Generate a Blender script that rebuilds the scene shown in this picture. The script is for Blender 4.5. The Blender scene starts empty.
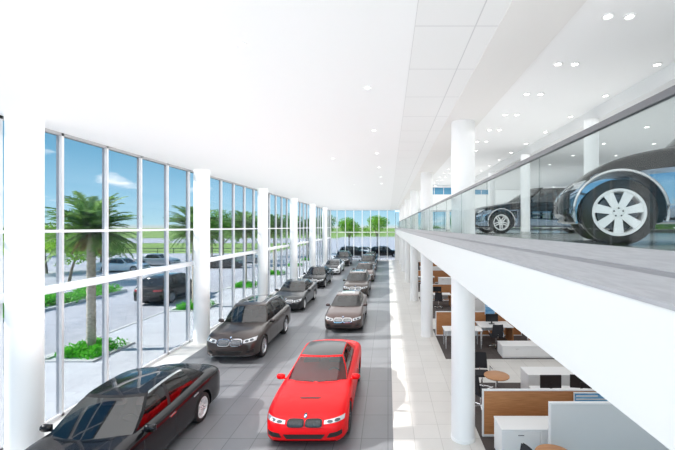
import bpy, bmesh, math, random
from mathutils import Vector, Matrix
from mathutils.bvhtree import BVHTree
random.seed(7)
R = math.radians
scene = bpy.context.scene
COL = scene.collection

KA = 3.14159
# ------------------------------------------------------------------ camera, world, sun, exposure
EYE = 4.8
cam_d = bpy.data.cameras.new('camera'); cam = bpy.data.objects.new('camera', cam_d); COL.objects.link(cam)
cam.location = (0, 0, EYE); cam.rotation_euler = (R(90), 0, 0)
cam_d.sensor_width = 36; cam_d.lens = 36 * 370 / 675
cam_d.shift_x = -50.5 / 675; cam_d.shift_y = 2 / 675
cam_d.clip_start = 0.05; cam_d.clip_end = 3000
scene.camera = cam
scene.view_settings.view_transform = 'Standard'; scene.view_settings.look = 'None'
scene.view_settings.gamma = 1; scene.view_settings.use_curve_mapping = False
scene.view_settings.exposure = 0.0
scene.cycles.max_bounces = 12; scene.cycles.diffuse_bounces = 7; scene.cycles.glossy_bounces = 4
scene.cycles.transparent_max_bounces = 24; scene.cycles.transmission_bounces = 6
scene.cycles.sample_clamp_indirect = 8
scene.cycles.caustics_reflective = False; scene.cycles.caustics_refractive = False

W = bpy.data.worlds.new('sky'); scene.world = W; W.use_nodes = True
nt = W.node_tree; nt.nodes.clear()
def N(nt, t, **k):
    n = nt.nodes.new(t)
    for a, b in k.items():
        if a.startswith('i_'):
            n.inputs[a[2:].replace('_', ' ')].default_value = b
        else: setattr(n, a, b)
    return n
wo = N(nt, 'ShaderNodeOutputWorld'); bg = N(nt, 'ShaderNodeBackground')
SKY_STRENGTH = 3.3
bg.inputs['Strength'].default_value = SKY_STRENGTH
tc = N(nt, 'ShaderNodeTexCoord'); sep = N(nt, 'ShaderNodeSeparateXYZ')
nt.links.new(tc.outputs['Generated'], sep.inputs[0])
rp = N(nt, 'ShaderNodeValToRGB')
e = rp.color_ramp.elements
e[0].position = 0.0; e[0].color = (0.55, 0.58, 0.52, 1)
e[1].position = 1.0; e[1].color = (0.05, 0.22, 0.46, 1)
for p, c in ((0.499, (0.60, 0.62, 0.56, 1)), (0.503, (0.42, 0.64, 0.73, 1)), (0.535, (0.28, 0.52, 0.68, 1)), (0.58, (0.13, 0.36, 0.54, 1)), (0.66, (0.045, 0.19, 0.34, 1))):
    x = e.new(p); x.color = c
mr = N(nt, 'ShaderNodeMapRange'); mr.inputs['From Min'].default_value = -1
nt.links.new(sep.outputs['Z'], mr.inputs['Value']); nt.links.new(mr.outputs[0], rp.inputs[0])
mp = N(nt, 'ShaderNodeMapping'); mp.inputs['Scale'].default_value = (3.2, 3.2, 11)
nt.links.new(tc.outputs['Generated'], mp.inputs[0])
nz = N(nt, 'ShaderNodeTexNoise'); nz.inputs['Scale'].default_value = 2.3; nz.inputs['Detail'].default_value = 6
nt.links.new(mp.outputs[0], nz.inputs['Vector'])
cr = N(nt, 'ShaderNodeValToRGB'); cr.color_ramp.elements[0].position = 0.58; cr.color_ramp.elements[1].position = 0.70
nt.links.new(nz.outputs['Fac'], cr.inputs[0])
mx = N(nt, 'ShaderNodeMixRGB'); mx.inputs['Color2'].default_value = (0.9, 0.93, 0.95, 1)
nt.links.new(cr.outputs[0], mx.inputs['Fac']); nt.links.new(rp.outputs[0], mx.inputs['Color1'])
nt.links.new(mx.outputs[0], bg.inputs['Color']); nt.links.new(bg.outputs[0], wo.inputs[0])

sun_d = bpy.data.lights.new('sun', 'SUN'); sun_d.energy = 15.0; sun_d.angle = R(1.0); sun_d.color = (1, 0.96, 0.9)
sun = bpy.data.objects.new('sun', sun_d); COL.objects.link(sun)
_el, _dx, _dy = R(38), 1.0, 0.08      # light travels towards +X, a little +Y
sun.rotation_euler = Vector((_dx * math.cos(_el), _dy * math.cos(_el), -math.sin(_el))).to_track_quat('-Z', 'Y').to_euler()

def area(name, loc, rot, sx, sy, power, color=(1, 1, 1)):
    d = bpy.data.lights.new(name, 'AREA'); d.shape = 'RECTANGLE'; d.size = sx; d.size_y = sy; d.energy = power; d.color = color
    o = bpy.data.objects.new(name, d); COL.objects.link(o); o.location = loc; o.rotation_euler = rot
    return o

CZ = EYE + 2.38
area('fill_down_showroom', (-3.99, 22, CZ - .004), (0, 0, 0), 8.55, 61.9, KA * 8.55 * 61.9 * 1.0)  # added fill, no real fixture: brightens the hall from ceiling level
area('fill_down_upper', (5.6, 22, CZ - .24), (0, 0, 0), 7.6, 61.9, KA * 7.6 * 61.9 * .45)  # unseen fill added over the upper floor, not a fitted lamp
area('fill_down_offices', (5.8, 22, 3.97), (0, 0, 0), 7.2, 61.9, KA * 7.2 * 61.9 * .7)  # fill light added below the slab to brighten the offices
area('fill_up_showroom', (-4.0, 22, 1.85), (R(180), 0, 0), 5.8, 61.9, KA * 5.8 * 61.9 * 1.15)  # unseen upward fill added to whiten the showroom ceiling
area('fill_up_upper', (5.2, 22, 4.66), (R(180), 0, 0), 7.0, 61.0, KA * 7.0 * 61 * .80)  # upward fill with no fixture, added to lift the upper ceiling
# ------------------------------------------------------------------ materials
MATS = {}
def mat(name, col, rough=0.5, metal=0.0, coat=0.0, spec=None, emit=None, estr=1.0):
    if name in MATS: return MATS[name]
    m = bpy.data.materials.new(name); m.use_nodes = True
    b = m.node_tree.nodes['Principled BSDF']
    b.inputs['Base Color'].default_value = (*col, 1); b.inputs['Roughness'].default_value = rough
    b.inputs['Metallic'].default_value = metal; b.inputs['Coat Weight'].default_value = coat
    b.inputs['Coat Roughness'].default_value = 0.02
    if spec is not None: b.inputs['Specular IOR Level'].default_value = spec
    if emit: b.inputs['Emission Color'].default_value = (*emit, 1); b.inputs['Emission Strength'].default_value = estr
    MATS[name] = m; return m
def bsdf(m): return m.node_tree.nodes['Principled BSDF']
def noise_mat(name, c1, c2, scale, rough=0.8, detail=4, stretch=(1, 1, 1), bump=0, spec=None):
    m = mat(name, c1, rough, spec=spec); t = m.node_tree
    if m.get('done'): return m
    m['done'] = 1
    g = N(t, 'ShaderNodeTexCoord'); p = N(t, 'ShaderNodeMapping'); p.inputs['Scale'].default_value = stretch
    n = N(t, 'ShaderNodeTexNoise'); n.inputs['Scale'].default_value = scale; n.inputs['Detail'].default_value = detail
    r = N(t, 'ShaderNodeValToRGB'); r.color_ramp.elements[0].color = (*c1, 1); r.color_ramp.elements[1].color = (*c2, 1)
    r.color_ramp.elements[0].position = .35; r.color_ramp.elements[1].position = .65
    t.links.new(g.outputs['Object'], p.inputs[0]); t.links.new(p.outputs[0], n.inputs['Vector'])
    t.links.new(n.outputs['Fac'], r.inputs[0]); t.links.new(r.outputs[0], bsdf(m).inputs['Base Color'])
    if bump:
        b = N(t, 'ShaderNodeBump'); b.inputs['Strength'].default_value = bump
        t.links.new(n.outputs['Fac'], b.inputs['Height']); t.links.new(b.outputs[0], bsdf(m).inputs['Normal'])
    return m
def tile_mat(name, c1, c2, cm, w, h, mortar=0.008, rough=0.3, off=0.0, spec=None, nsc=0.6, namt=0.15):
    m = mat(name, c1, rough, spec=spec); t = m.node_tree
    g = N(t, 'ShaderNodeTexCoord'); b = N(t, 'ShaderNodeTexBrick')
    b.offset = off; b.squash = 1
    b.inputs['Color1'].default_value = (*c1, 1); b.inputs['Color2'].default_value = (*c2, 1); b.inputs['Mortar'].default_value = (*cm, 1)
    b.inputs['Scale'].default_value = 1; b.inputs['Mortar Size'].default_value = mortar
    b.inputs['Brick Width'].default_value = w; b.inputs['Row Height'].default_value = h
    t.links.new(g.outputs['Object'], b.inputs['Vector'])
    n = N(t, 'ShaderNodeTexNoise'); n.inputs['Scale'].default_value = nsc; n.inputs['Detail'].default_value = 5
    t.links.new(g.outputs['Object'], n.inputs['Vector'])
    mr = N(t, 'ShaderNodeMapRange'); mr.inputs['To Min'].default_value = 1 - namt; mr.inputs['To Max'].default_value = 1 + namt
    t.links.new(n.outputs['Fac'], mr.inputs['Value'])
    mu = N(t, 'ShaderNodeMixRGB', blend_type='MULTIPLY'); mu.inputs['Fac'].default_value = 1
    t.links.new(b.outputs['Color'], mu.inputs['Color1']); t.links.new(mr.outputs[0], mu.inputs['Color2'])
    t.links.new(mu.outputs[0], bsdf(m).inputs['Base Color'])
    return m
def glass_mat(name, tint, refl=0.08, rcol=(1, 1, 1), rough=0.0, graz=.55):
    if name in MATS: return MATS[name]
    m = bpy.data.materials.new(name); m.use_nodes = True; t = m.node_tree; t.nodes.clear()
    o = N(t, 'ShaderNodeOutputMaterial'); a = N(t, 'ShaderNodeBsdfTransparent'); g = N(t, 'ShaderNodeBsdfGlossy'); x = N(t, 'ShaderNodeMixShader')
    a.inputs[0].default_value = (*tint, 1); g.inputs['Color'].default_value = (*rcol, 1); g.inputs['Roughness'].default_value = rough
    f = N(t, 'ShaderNodeLayerWeight'); f.inputs['Blend'].default_value = 0.25
    r = N(t, 'ShaderNodeMapRange'); r.inputs['To Min'].default_value = refl; r.inputs['To Max'].default_value = min(1, refl + graz)
    t.links.new(f.outputs['Fresnel'], r.inputs['Value']); t.links.new(r.outputs[0], x.inputs[0])
    t.links.new(a.outputs[0], x.inputs[1]); t.links.new(g.outputs[0], x.inputs[2]); t.links.new(x.outputs[0], o.inputs[0])
    MATS[name] = m; return m
M_WHITE = mat('white_paint', (0.90, 0.90, 0.89), 0.55)
M_CEIL = mat('ceiling_white', (0.93, 0.93, 0.925), 0.8)
M_COLUMN = mat('column_white', (0.92, 0.92, 0.92), 0.5)
M_FRAME = mat('aluminium_frame', (0.70, 0.70, 0.72), 0.4)
M_HEAD = mat('head_grey', (0.34, 0.34, 0.35), 0.5)
M_FRAMEW = mat('white_frame', (0.86, 0.86, 0.87), 0.4)
M_DARKFR = mat('dark_frame', (0.05, 0.06, 0.08), 0.4)
M_GLASS = glass_mat('window_glass', (0.60, 0.61, 0.62), 0.0, graz=.07)
M_RAILG = glass_mat('rail_glass', (0.84, 0.87, 0.87), 0.0, graz=.06)
M_TILE = tile_mat('grey_tile', (0.175, 0.178, 0.19), (0.20, 0.203, 0.215), (0.085, 0.09, 0.10), 0.6, 1.05, 0.008, 0.32)
M_CREAM = tile_mat('cream_tile', (0.66, 0.64, 0.61), (0.70, 0.68, 0.65), (0.50, 0.48, 0.45), 0.6, 0.6, 0.006, 0.35)
M_SOFFIT = tile_mat('soffit_panel', (0.88, 0.88, 0.87), (0.88, 0.88, 0.87), (0.66, 0.66, 0.66), 0.725, 1.2, 0.008, 0.7, namt=.02)
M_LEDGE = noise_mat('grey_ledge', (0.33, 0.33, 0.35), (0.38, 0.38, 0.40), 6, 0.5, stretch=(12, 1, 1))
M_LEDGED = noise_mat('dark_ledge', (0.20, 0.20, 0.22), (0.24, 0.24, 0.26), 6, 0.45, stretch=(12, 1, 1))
M_UFLOOR = noise_mat('upper_floor', (0.22, 0.23, 0.22), (0.26, 0.27, 0.25), 2, 0.25)
M_CARPET = tile_mat('brown_carpet', (0.075, 0.062, 0.06), (0.095, 0.08, 0.075), (0.06, 0.05, 0.05), 0.5, 0.5, 0.004, 0.95, nsc=30, namt=.25)
M_WOOD = noise_mat('warm_wood', (0.42, 0.17, 0.06), (0.55, 0.25, 0.10), 5, 0.45, stretch=(0.6, 1, 14))
M_WOODT = noise_mat('wood_top', (0.45, 0.20, 0.08), (0.55, 0.27, 0.12), 5, 0.4, stretch=(1, 8, 1))
M_DESKW = mat('white_laminate', (0.85, 0.85, 0.85), 0.35)
M_PANEL = mat('grey_panel', (0.66, 0.68, 0.69), 0.6)
M_BLACK = mat('black_plastic', (0.015, 0.015, 0.017), 0.4)
M_FABRIC = mat('black_fabric', (0.03, 0.03, 0.035), 0.9)
M_CHROME = mat('chrome', (0.8, 0.8, 0.82), 0.12, 1.0)
M_SCREEN = mat('screen_black', (0.02, 0.022, 0.025), 0.15)
M_ASPH = noise_mat('asphalt', (0.46, 0.46, 0.49), (0.54, 0.54, 0.57), 1.5, 0.9)
M_PATIO = tile_mat('patio_paver', (0.62, 0.63, 0.66), (0.68, 0.69, 0.72), (0.50, 0.51, 0.54), 0.9, 0.6, 0.012, 0.8, off=.5)
M_CURB = mat('curb_concrete', (0.70, 0.70, 0.68), 0.8)
M_GRASS = noise_mat('grass_field', (0.20, 0.32, 0.07), (0.28, 0.42, 0.10), 0.05, 0.95)
M_SHRUB = noise_mat('shrub_leaf', (0.06, 0.42, 0.02), (0.18, 0.68, 0.05), 3, 0.7)
M_LEAF = noise_mat('tree_leaf', (0.09, 0.26, 0.03), (0.24, 0.48, 0.07), 1.2, 0.7)
M_LEAFL = noise_mat('light_leaf', (0.20, 0.46, 0.04), (0.42, 0.70, 0.09), 1.2, 0.7)
M_PALM = noise_mat('palm_leaf', (0.14, 0.30, 0.07), (0.36, 0.56, 0.18), 2, 0.55)
M_DRY = noise_mat('dry_frond', (0.34, 0.22, 0.10), (0.45, 0.33, 0.17), 3, 0.8)
M_BARK = noise_mat('bark', (0.22, 0.17, 0.12), (0.38, 0.31, 0.24), 12, 0.9, stretch=(1, 1, 3), bump=.5)
M_PTRUNK = noise_mat('palm_trunk', (0.45, 0.38, 0.30), (0.75, 0.67, 0.55), 9, 0.9, stretch=(1, 1, 2.5), bump=.6)
M_LAMP = mat('lamp_glow', (1, 1, 1), 0.5, emit=(1, 0.98, 0.94), estr=6)
M_SEAM = mat('panel_seam', (0.02, 0.02, 0.02), 0.6)
M_TYRE = mat('tyre_rubber', (0.02, 0.02, 0.02), 0.7)
M_RIM = mat('rim_silver', (0.75, 0.76, 0.78), 0.25, 0.7)
M_RIMW = mat('rim_white', (0.88, 0.88, 0.88), 0.3)
M_ROTOR = mat('brake_disc', (0.10, 0.10, 0.11), 0.4, 0.8)
M_CARGL = glass_mat('car_glass', (0.30, 0.32, 0.32), 0.08, graz=.35)
M_ROOFGL = mat('roof_glass', (0.02, 0.025, 0.025), 0.03, 0, 1)
M_INT = mat('cabin_dark', (0.03, 0.03, 0.03), 0.8)
M_LIGHT = mat('headlamp_lens', (0.60, 0.62, 0.64), 0.08, 0.3, 1)
M_LAMPIN = mat('headlamp_inner', (0.10, 0.11, 0.12), 0.15, 0.3)
M_TAIL = mat('tail_lamp', (0.45, 0.02, 0.02), 0.15, 0, 1)
M_GRL = mat('grille_black', (0.012, 0.012, 0.012), 0.3)

# ------------------------------------------------------------------ helpers
def translucent(m, amt=.45):
    t = m.node_tree; o = [n for n in t.nodes if n.type == 'OUTPUT_MATERIAL'][0]; b = bsdf(m)
    tr = N(t, 'ShaderNodeBsdfTranslucent'); mx = N(t, 'ShaderNodeMixShader'); mx.inputs[0].default_value = amt
    c = b.inputs['Base Color'].links[0].from_socket
    t.links.new(c, tr.inputs[0]); t.links.new(b.outputs[0], mx.inputs[1]); t.links.new(tr.outputs[0], mx.inputs[2]); t.links.new(mx.outputs[0], o.inputs[0])
for m_ in (M_SHRUB, M_LEAF, M_LEAFL, M_PALM): translucent(m_)
class MB:
    def __init__(s): s.v = []; s.f = []; s.m = []
    def add(s, vs, fs, mi=0):
        o = len(s.v); s.v += [tuple(v) for v in vs]
        for f in fs: s.f.append(tuple(i + o for i in f)); s.m.append(mi)
        return s
    def box(s, x0, x1, y0, y1, z0, z1, mi=0, M=None):
        vs = [Vector(p) for p in ((x0,y0,z0),(x1,y0,z0),(x1,y1,z0),(x0,y1,z0),(x0,y0,z1),(x1,y0,z1),(x1,y1,z1),(x0,y1,z1))]
        if M: vs = [M @ v for v in vs]
        return s.add(vs, [(3,2,1,0),(4,5,6,7),(0,1,5,4),(1,2,6,5),(2,3,7,6),(3,0,4,7)], mi)
    def tube(s, p0, p1, r0, r1=None, n=10, mi=0, cap=True):
        r1 = r0 if r1 is None else r1; p0 = Vector(p0); p1 = Vector(p1)
        q = (p1 - p0).to_track_quat('Z', 'Y'); vs = []
        for p, r in ((p0, r0), (p1, r1)):
            for i in range(n):
                a = 2 * math.pi * i / n; vs.append(p + q @ Vector((r * math.cos(a), r * math.sin(a), 0)))
        fs = [(i, (i+1) % n, n + (i+1) % n, n + i) for i in range(n)]
        if cap: fs += [tuple(range(n-1, -1, -1)), tuple(range(n, 2*n))]
        return s.add(vs, fs, mi)
    def path(s, pts, rs, n=8, mi=0):
        pts = [Vector(p) for p in pts]; vs = []; k = len(pts)
        for i, p in enumerate(pts):
            d = (pts[min(i+1, k-1)] - pts[max(i-1, 0)]).normalized()
            q = d.to_track_quat('Z', 'Y'); r = rs[i] if hasattr(rs, '__len__') else rs
            for j in range(n):
                a = 2 * math.pi * j / n; vs.append(p + q @ Vector((r * math.cos(a), r * math.sin(a), 0)))
        fs = [(i*n+j, i*n+(j+1) % n, (i+1)*n+(j+1) % n, (i+1)*n+j) for i in range(k-1) for j in range(n)]
        fs += [tuple(range(n-1, -1, -1)), tuple(range((k-1)*n, k*n))]
        return s.add(vs, fs, mi)
    def lathe(s, prof, n=32, M=None, mi=0, closed=False):   # prof: (r, h) around Z
        vs = []; k = len(prof)
        for r, h in prof:
            for j in range(n):
                a = 2 * math.pi * j / n; v = Vector((r * math.cos(a), r * math.sin(a), h)); vs.append(M @ v if M else v)
        kk = k if closed else k - 1
        fs = [(i*n+j, i*n+(j+1) % n, ((i+1) % k)*n+(j+1) % n, ((i+1) % k)*n+j) for i in range(kk) for j in range(n)]
        return s.add(vs, fs, mi)
    def prism(s, poly, z0, z1, M=None, mi=0):
        n = len(poly); vs = [Vector((x, y, z)) for z in (z0, z1) for x, y in poly]
        if M: vs = [M @ v for v in vs]
        return s.add(vs, [tuple(range(n-1, -1, -1)), tuple(range(n, 2*n))] + [(i, (i+1) % n, n+(i+1) % n, n+i) for i in range(n)], mi)
    def grid(s, P, mi=0, flip=False):
        a = len(P); b = len(P[0]); vs = [p for row in P for p in row]
        fs = [(i*b+j, i*b+j+1, (i+1)*b+j+1, (i+1)*b+j) for i in range(a-1) for j in range(b-1)]
        if flip: fs = [f[::-1] for f in fs]
        return s.add(vs, fs, mi)
    def mesh(s, name, mats, smooth=None):
        me = bpy.data.meshes.new(name); me.from_pydata(s.v, [], s.f)
        for m in (mats if isinstance(mats, (list, tuple)) else [mats]): me.materials.append(m)
        me.polygons.foreach_set('material_index', s.m); me.update()
        if smooth:
            me.shade_smooth()
            if smooth < 179: me.set_sharp_from_angle(angle=R(smooth))
        return me
    def build(s, name, mats, parent=None, smooth=None, bevel=0):
        o = bpy.data.objects.new(name, s.mesh(name, mats, smooth)); COL.objects.link(o)
        if parent: o.parent = parent
        if bevel:
            b = o.modifiers.new('bevel', 'BEVEL'); b.width = bevel; b.segments = 2; b.limit_method = 'ANGLE'
        return o
def tag(o, label=None, cat=None, group=None, kind=None):
    if label: o['label'] = label
    if cat: o['category'] = cat
    if group: o['group'] = group
    if kind: o['kind'] = kind
    return o
def empty(name, loc=(0, 0, 0), rz=0, label=None, cat=None, group=None, kind=None):
    o = bpy.data.objects.new(name, None); COL.objects.link(o); o.location = loc; o.rotation_euler = (0, 0, rz)
    o.empty_display_size = .2
    return tag(o, label, cat, group, kind)
def copy_tree(o, parent=None):
    c = o.copy(); COL.objects.link(c)
    if parent: c.parent = parent
    for ch in list(o.children): copy_tree(ch, c)
    return c
def place(proto, used, loc, rz=0, label=None, cat=None, group=None, swap=None, scale=None):
    o = proto if not used else copy_tree(proto)
    o.location = loc; o.rotation_euler = (0, 0, rz)
    if scale: o.scale = scale
    if label: o['label'] = label
    if cat: o['category'] = cat
    if group: o['group'] = group
    return o
def struct(name, mb, m, parent=None, smooth=None, bevel=0):
    o = mb.build(name, m, parent, smooth, bevel)
    if parent is None: o['kind'] = 'structure'
    return o
def lerp(a, b, t): return a + (b - a) * t
def interp(pts, x):
    if x <= pts[0][0]: return pts[0][1]
    if x >= pts[-1][0]: return pts[-1][1]
    for i in range(len(pts) - 1):
        x0, y0 = pts[i]; x1, y1 = pts[i+1]
        if x <= x1:
            t = (x - x0) / (x1 - x0)
            m0 = (y1 - pts[i-1][1]) / (x1 - pts[i-1][0]) if i > 0 else (y1 - y0) / (x1 - x0)
            m1 = (pts[i+2][1] - y0) / (pts[i+2][0] - x0) if i + 2 < len(pts) else (y1 - y0) / (x1 - x0)
            h = x1 - x0; t2 = t*t; t3 = t2*t
            return (2*t3-3*t2+1)*y0 + (t3-2*t2+t)*h*m0 + (-2*t3+3*t2)*y1 + (t3-t2)*h*m1

# ------------------------------------------------------------------ the building shell
P = 7.8; CEIL = EYE + 2.38; XW = -8.3; YF = 53.0; YB = -9.0; UF = 4.6; XR = 9.6
struct('floor', MB().box(XW - .1, .12, YB, YF, -.3, 0), M_TILE)
struct('floor_path', MB().box(.12, XR, YB, YF, -.3, 0), M_CREAM)
struct('trim_1', MB().box(XW + .02, -7.35, YB, YF, 0, .004), M_CREAM)
CARP = [(4.6, 11.4), (13.45, 17.4), (19.4, 25.4), (27.4, 33.4), (35.4, 41.4), (43.4, 49.0)]
for i, (a, b) in enumerate(CARP):
    struct('floor_carpet', MB().box(2.1, XR - .05, a, b, 0, .006), M_CARPET)
ceil = MB(); ceil.box(XW - .3, .315, YB, YF + .3, CEIL, CEIL + .3)
struct('ceiling', ceil, M_CEIL)
sf = struct('ceiling_soffit', MB().box(0, .995, YB - 3.2, YF - 2.9, 0, .29), M_SOFFIT); sf.location = (.315, 3.2, CEIL + .01)
struct('ceiling_beam', MB().box(1.31, 2.09, YB, YF + .3, CEIL - .0, CEIL + .3), mat('beam_cream', (0.84, 0.825, 0.80), .8))
struct('ceiling_upper', MB().box(2.09, 4.2, YB, YF + .3, CEIL + .04, CEIL + .3), M_CEIL)
struct('ceiling_bulkhead', MB().box(4.2, XR + .3, YB, YF + .3, CEIL - .21, CEIL + .3), mat('bulkhead_white', (0.80, 0.80, 0.80), .8))
# upper floor slab with its fascia and the sloping sill under the glass rail
HB, HT, HG = .83, .287, .118
struct('floor_upper', MB().box(1.35, XR, YB, YF - .02, EYE - HB + .02, UF), M_UFLOOR)
fa = MB(); fy0, fy1 = YB, YF - .02
fa.box(1.05, 1.35, fy0, fy1, EYE - HB, EYE - HT - .005)
struct('trim_2', fa, mat('fascia_white', (0.72, 0.73, 0.725), .6))
def sill(t0, t1, m, name, eps=0):
    x0, z0 = lerp(1.045, 1.36, t0), EYE - lerp(HT, HG, t0); x1, z1 = lerp(1.045, 1.36, t1), EYE - lerp(HT, HG, t1)
    b = MB(); b.prism([(x0, z0 + eps), (x1, z1 + eps), (x1, z1 - .04), (x0, z0 - .02)], -fy1, -fy0, Matrix.Rotation(R(90), 4, 'X'))
    struct(name, b, m)
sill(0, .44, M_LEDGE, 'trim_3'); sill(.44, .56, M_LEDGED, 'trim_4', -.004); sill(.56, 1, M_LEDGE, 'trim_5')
struct('wall_right', MB().box(XR, XR + .2, YB, YF, 0, UF - .4), M_WHITE)
struct('wall_upper_curb', MB().box(1.36, 1.42, fy0, fy1, UF, EYE - HG), M_LEDGE)

# glazed left front, one window per bay between the columns
def bay(n, y0, y1, offs):
    w = empty('window_%d' % n, (XW, y0, 0), kind='structure')
    y = [k for k in offs if y0 <= k < y1]
    for k in y:
        MB().box(-.09, .05, k - y0 - .035, k - y0 + .035, 0, CEIL).build('mullion', M_FRAME, w)
    L = y1 - y0
    MB().box(-.05, .06, 0, L, 4.66, 4.73).build('transom', M_FRAMEW, w)
    MB().box(-.12, .14, 0, L, 3.19, 3.36).build('transom', M_FRAMEW, w)
    MB().box(-.09, .05, 0, L, 0, .08).build('sill_rail', M_FRAME, w)
    MB().box(-.09, .05, 0, L, CEIL - .07, CEIL).build('head_rail', M_HEAD, w)
    MB().box(-.025, -.015, 0, L, .04, CEIL - .02).build('pane', M_GLASS, w)
MU = [7.89 + 1.5 * k for k in range(-12, 31)]
edges = [YB, .4, 7.95, 15.5, 23.05, 30.6, 38.15, 45.7, YF]
for i in range(len(edges) - 1): bay(i + 1, edges[i], edges[i+1], MU)
# far glazed wall
w = empty('window_9', (0, YF, 0), kind='structure')
for x in [XW + .1] + [-7.3 + 1.2 * k for k in range(7)]:
    MB().box(x - .04, x + .04, -.05, .09, 0, CEIL).build('mullion', M_FRAMEW if int((x + 20) * 10) % 2 else M_FRAME, w)
MB().box(XW, 1.0, -.05, .09, 4.0, 4.1).build('transom', M_FRAMEW, w)
MB().box(XW, 1.0, -.05, .09, 0, .1).build('sill_rail', M_FRAMEW, w)
MB().box(XW, 1.0, .015, .025, .05, CEIL).build('pane', M_GLASS, w)
struct('wall_far', MB().box(1.0, XR + .2, YF + .02, YF + .25, 0, UF), M_WHITE)
w = empty('window_10', (1.05, YF, UF), kind='structure')
for k in range(7):
    MB().box(k * 1.4 - .03, k * 1.4 + .03, 0, .1, 0, CEIL - UF - .25).build('mullion', M_DARKFR, w)
MB().box(0, 8.5, .03, .04, 0, CEIL - UF - .2).build('pane', M_GLASS, w)
# upper right glazed wall
UP = [12.05 + 1.4 * k for k in range(-15, 30)]
uedges = [YB, -1, 7, 15, 23, 31, 39, 47, YF]
for i in range(8):
    y0, y1 = uedges[i], uedges[i+1]; H = CEIL - .21 - UF
    w = empty('window_%d' % (i + 11), (XR, y0, UF), kind='structure')
    for k in UP:
        if y0 <= k < y1: MB().box(-.06, .06, k - y0 - .06, k - y0 + .06, 0, H).build('mullion', M_DARKFR, w)
    MB().box(-.05, .05, 0, y1 - y0, 0, .12).build('sill_rail', M_DARKFR, w)
    MB().box(-.005, .005, 0, y1 - y0, .1, H).build('pane', M_GLASS, w)
# cross header on the upper floor with a clerestory strip
struct('wall_header', MB().box(2.15, XR - .1, 21.6, 21.75, EYE + 1.0, EYE + 1.9).box(2.15, XR - .1, 21.6, 21.75, EYE + 2.3, CEIL + .03).box(6.0, XR - .1, 21.6, 21.75, EYE + 1.9, EYE + 2.3), M_CEIL)
w = empty('window_20', (2.15, 21.62, EYE + 1.9), kind='structure')
MB().box(0, 3.85, 0, .1, 0, .4).build('pane', mat('painted_sky_pane', (0.10, 0.32, 0.50), 0.1), w)  # opaque panel; the bright sky is put into its blue colour
for k in range(8): MB().box(k * .55 - .015, k * .55 + .015, -.02, 0, 0, .4).build('mullion', M_FRAMEW, w)

# ------------------------------------------------------------------ columns
def column(x, y, z0, z1, r, label, group):
    c = empty('column', (x, y, z0), label=label, cat='column', group=group)
    MB().lathe([(0, 0), (r, 0), (r, z1 - z0), (0, z1 - z0)], 40).build('shaft', M_COLUMN, c, smooth=40)
    MB().lathe([(r + .012, 0), (r + .012, .05), (r, .055)], 40).build('base_ring', M_WHITE, c, smooth=40)
    return c
ORD = ['nearest', 'second', 'third', 'fourth', 'fifth', 'sixth']
for k in range(6):
    y = 8.43 + 7.9 * k - .0; yl = 7.95 + 7.55 * k
    column(-7.8, yl, 0.004, CEIL, .31, ('nearest' if k == 0 else ORD[k] + ' nearest') + ' tall white round column along the glass front wall', 'columns along the glass front')
    column(1.71, y, 0, EYE - HB + .02, .265, ('nearest' if k == 0 else ORD[k] + ' nearest') + ' white round column under the balcony beside the cream path', 'columns under the balcony')
    column(1.71, y, UF, CEIL, .265, ('nearest' if k == 0 else ORD[k] + ' nearest') + ' white round column on the balcony just behind the glass rail', 'columns behind the glass rail')
for k in range(6):
    column(4.12, 7.5 + 3.6 * k, UF, CEIL - .21, .135, ('nearest' if k == 0 else ORD[k] + ' nearest') + ' slim white round column upstairs between the glossy cars at the edge of the lowered ceiling', 'slim columns upstairs')
# glass rail
gr = empty('glass_railing', (1.39, 0, EYE - HG - .02), label='long frameless glass balcony rail with thin dark top edge above the grey sill', cat='railing')
y = -2.0
while y < YF - .4:
    MB().box(-.008, .008, y + .01, y + 1.79, 0, .64 + HG + .02).build('glass_panel', M_RAILG, gr)
    y += 1.8
MB().box(-.018, .018, -2, y, .64 + HG + .02, .64 + HG + .06).build('top_rail', mat('rail_dark', (0.10, 0.10, 0.11), .35), gr)

# ------------------------------------------------------------------ downlights
dl = None
def downlight(x, y, z, lab, grp, r=.055):
    global dl
    if dl is None:
        dl = empty('downlight')
        MB().lathe([(.045, 0), (.062, -.006), (.062, .012), (.045, .012)], 16, closed=True).build('trim_ring', M_WHITE, dl)
        MB().lathe([(0, .006), (.045, .006)], 16).build('lens', M_LAMP, dl)
        o = dl
    else: o = copy_tree(dl)
    o.location = (x, y, z - .014); tag(o, lab, 'ceiling light', grp)
for k in range(16):
    for x in (2.52, 2.77): downlight(x, 4.24 + 1.24 * k, CEIL + .04, 'small round recessed downlight, one of a close pair above the balcony column row', 'paired downlights over the balcony')
for k in range(12): downlight(4.0, 5.5 + 1.3 * k, CEIL + .04, 'small round recessed downlight in the single row before the lowered ceiling', 'single row of downlights over the balcony')
for x in (4.45, 5.6, 6.9, 8.2):
    for k in range(6): downlight(x, 4.8 + 1.6 * k, CEIL - .21, 'small round recessed downlight in the lowered grey ceiling over the upper cars', 'downlights in the lowered ceiling')
for k in range(6): downlight(-.35, 6.3 + 2.8 * k, CEIL, 'small round downlight near the edge of the main showroom ceiling', 'downlights along the showroom ceiling edge')
for k in range(3): downlight(-1.9, 4.8 + 8 * k, CEIL, 'small round downlight out in the middle of the white showroom ceiling', 'downlights mid showroom ceiling')

exec_cars = True
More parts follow.
